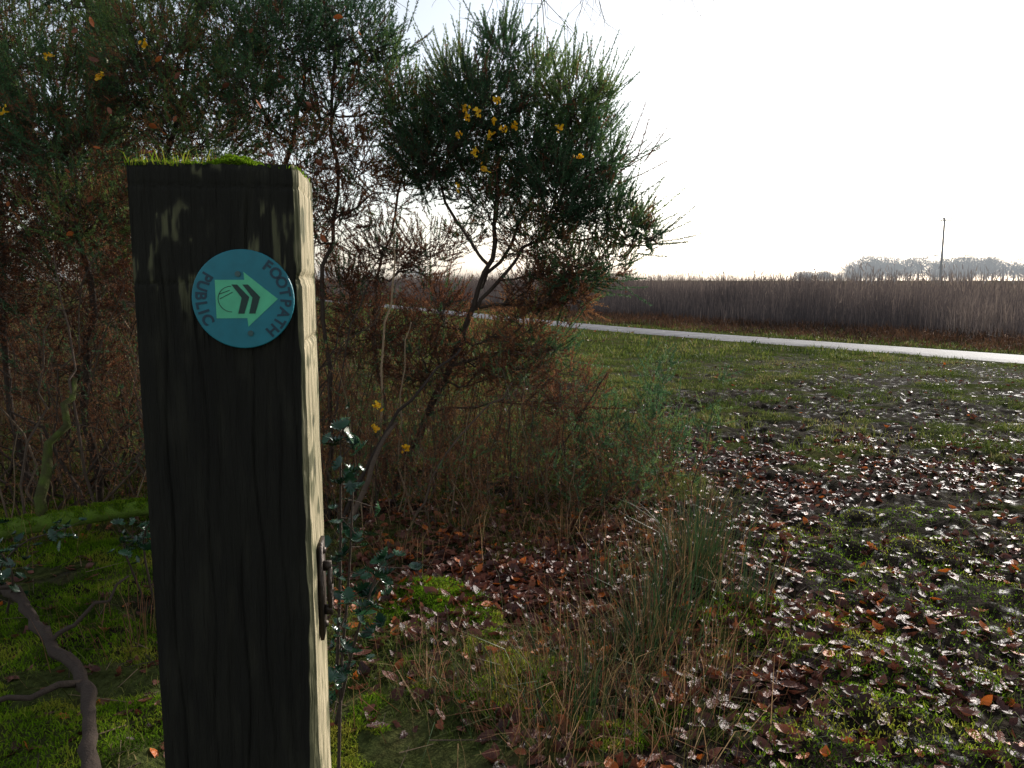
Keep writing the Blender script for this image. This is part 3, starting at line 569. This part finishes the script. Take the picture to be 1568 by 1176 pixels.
circ=lambda r,n=64,cx=0,cy=0:[(cx+r*math.cos(2*math.pi*i/n),cy+r*math.sin(2*math.pi*i/n)) for i in range(n)]
k=RD/75.
S=lambda pts:[((x-371)*k,(460-y)*k) for x,y in pts]
d=part('disc',[circ(RD)],m_teal,-.003,.0018);bv=d.modifiers.new('b','BEVEL');bv.width=.0008;bv.segments=2;bv.limit_method='ANGLE'
part('arrow',[S([(331,431),(374,431),(373,419),(422,460),(377,502),(376,489),(331,489)])],m_mint,.0012,.0022)
ringp=[]
for i in range(28):
    t0=math.pi*2*i/28;t1=math.pi*2*(i+1)/28;r0,r1=19,19.9;c=(354,460)
    ringp.append(S([(c[0]+r0*math.cos(t0),c[1]+r0*math.sin(t0)),(c[0]+r1*math.cos(t0),c[1]+r1*math.sin(t0)),(c[0]+r1*math.cos(t1),c[1]+r1*math.sin(t1)),(c[0]+r0*math.cos(t1),c[1]+r0*math.sin(t1))]))
part('emblem_ring',ringp[7:21],m_dark,.0018,.0025)
chev=lambda x,y:S([(x,y),(x+8,y),(x+25,y+19),(x+17,y+44),(x+8,y+44),(x+14,y+20)])
part('chevrons',[chev(355,438),chev(371,438)],m_dark,.0019,.0027)
part('emblem_lines',[S([(336,452),(352,446),(352,447.1),(336,453.1)]),S([(337,459),(356,449),(356,450.1),(337,460.1)])],m_dark,.0019,.0026)
part('screws',[circ(.0026,16,-6*k,38*k),circ(.0026,16,9*k,-52*k)],m_screw,.0015,.0035)
def letter(ch,ang,rot,i):
    cu=bpy.data.curves.new('t','FONT');cu.body=ch;cu.size=.0140;cu.align_x='CENTER';cu.align_y='CENTER';cu.extrude=.0003;cu.offset=.0004
    o=bpy.data.objects.new('t',cu);sc.collection.objects.link(o);dg=bpy.context.evaluated_depsgraph_get();me=bpy.data.meshes.new_from_object(o.evaluated_get(dg));bpy.data.objects.remove(o)
    a=me.attributes.new('rnd','FLOAT','POINT');a.data.foreach_set('value',np.full(len(me.vertices),.5,np.float32))
    me.materials.clear();me.materials.append(m_white);q=bpy.data.objects.new('letter_'+ch+'_%d'%i,me);sc.collection.objects.link(q);q.parent=sign
    r=.0388;q.location=(r*math.cos(ang),r*math.sin(ang),.0021);q.rotation_euler=(0,0,rot)
for i,ch in enumerate('FOOTPATH'): a=math.radians(53-14.6*i);letter(ch,a,a-math.pi/2,i)
for i,ch in enumerate('PUBLIC'): a=math.radians(147+[0,14,28,41,51,63][i]);letter(ch,a,a+math.pi/2,i+8)
# ---------------------------------------------------------------- light
el=math.radians(23);az=math.radians(37)
sd=Vector((math.sin(az)*math.cos(el),math.cos(az)*math.cos(el),math.sin(el)))
l=bpy.data.lights.new('sun','SUN');l.energy=4.4;l.angle=math.radians(.8);l.color=(1,.95,.88)
o=bpy.data.objects.new('sun',l);sc.collection.objects.link(o);o.rotation_euler=sd.to_track_quat('Z','Y').to_euler()
w=bpy.data.worlds.new('World');sc.world=w;w.use_nodes=True;nt=w.node_tree;bg=nt.nodes['Background']
sk=nt.nodes.new('ShaderNodeTexSky');sk.sky_type='NISHITA';sk.sun_disc=False;sk.sun_elevation=el;sk.sun_rotation=az;sk.air_density=1.1;sk.dust_density=1.5;sk.ozone_density=1.8
hs=nt.nodes.new('ShaderNodeHueSaturation');hs.inputs['Saturation'].default_value=.45;hs.inputs['Value'].default_value=1.2
nt.links.new(sk.outputs[0],hs.inputs['Color']);nt.links.new(hs.outputs[0],bg.inputs[0]);bg.inputs[1].default_value=.15
cam=bpy.data.cameras.new('camera');co=bpy.data.objects.new('camera',cam);sc.collection.objects.link(co);sc.camera=co
cam.sensor_width=36;cam.lens=27.2;cam.clip_start=.05;cam.clip_end=3000
co.location=(0,0,1.45);co.rotation_euler=(math.radians(90-7.7),0,0)
sc.view_settings.view_transform='Standard';sc.view_settings.look='None';sc.view_settings.exposure=0
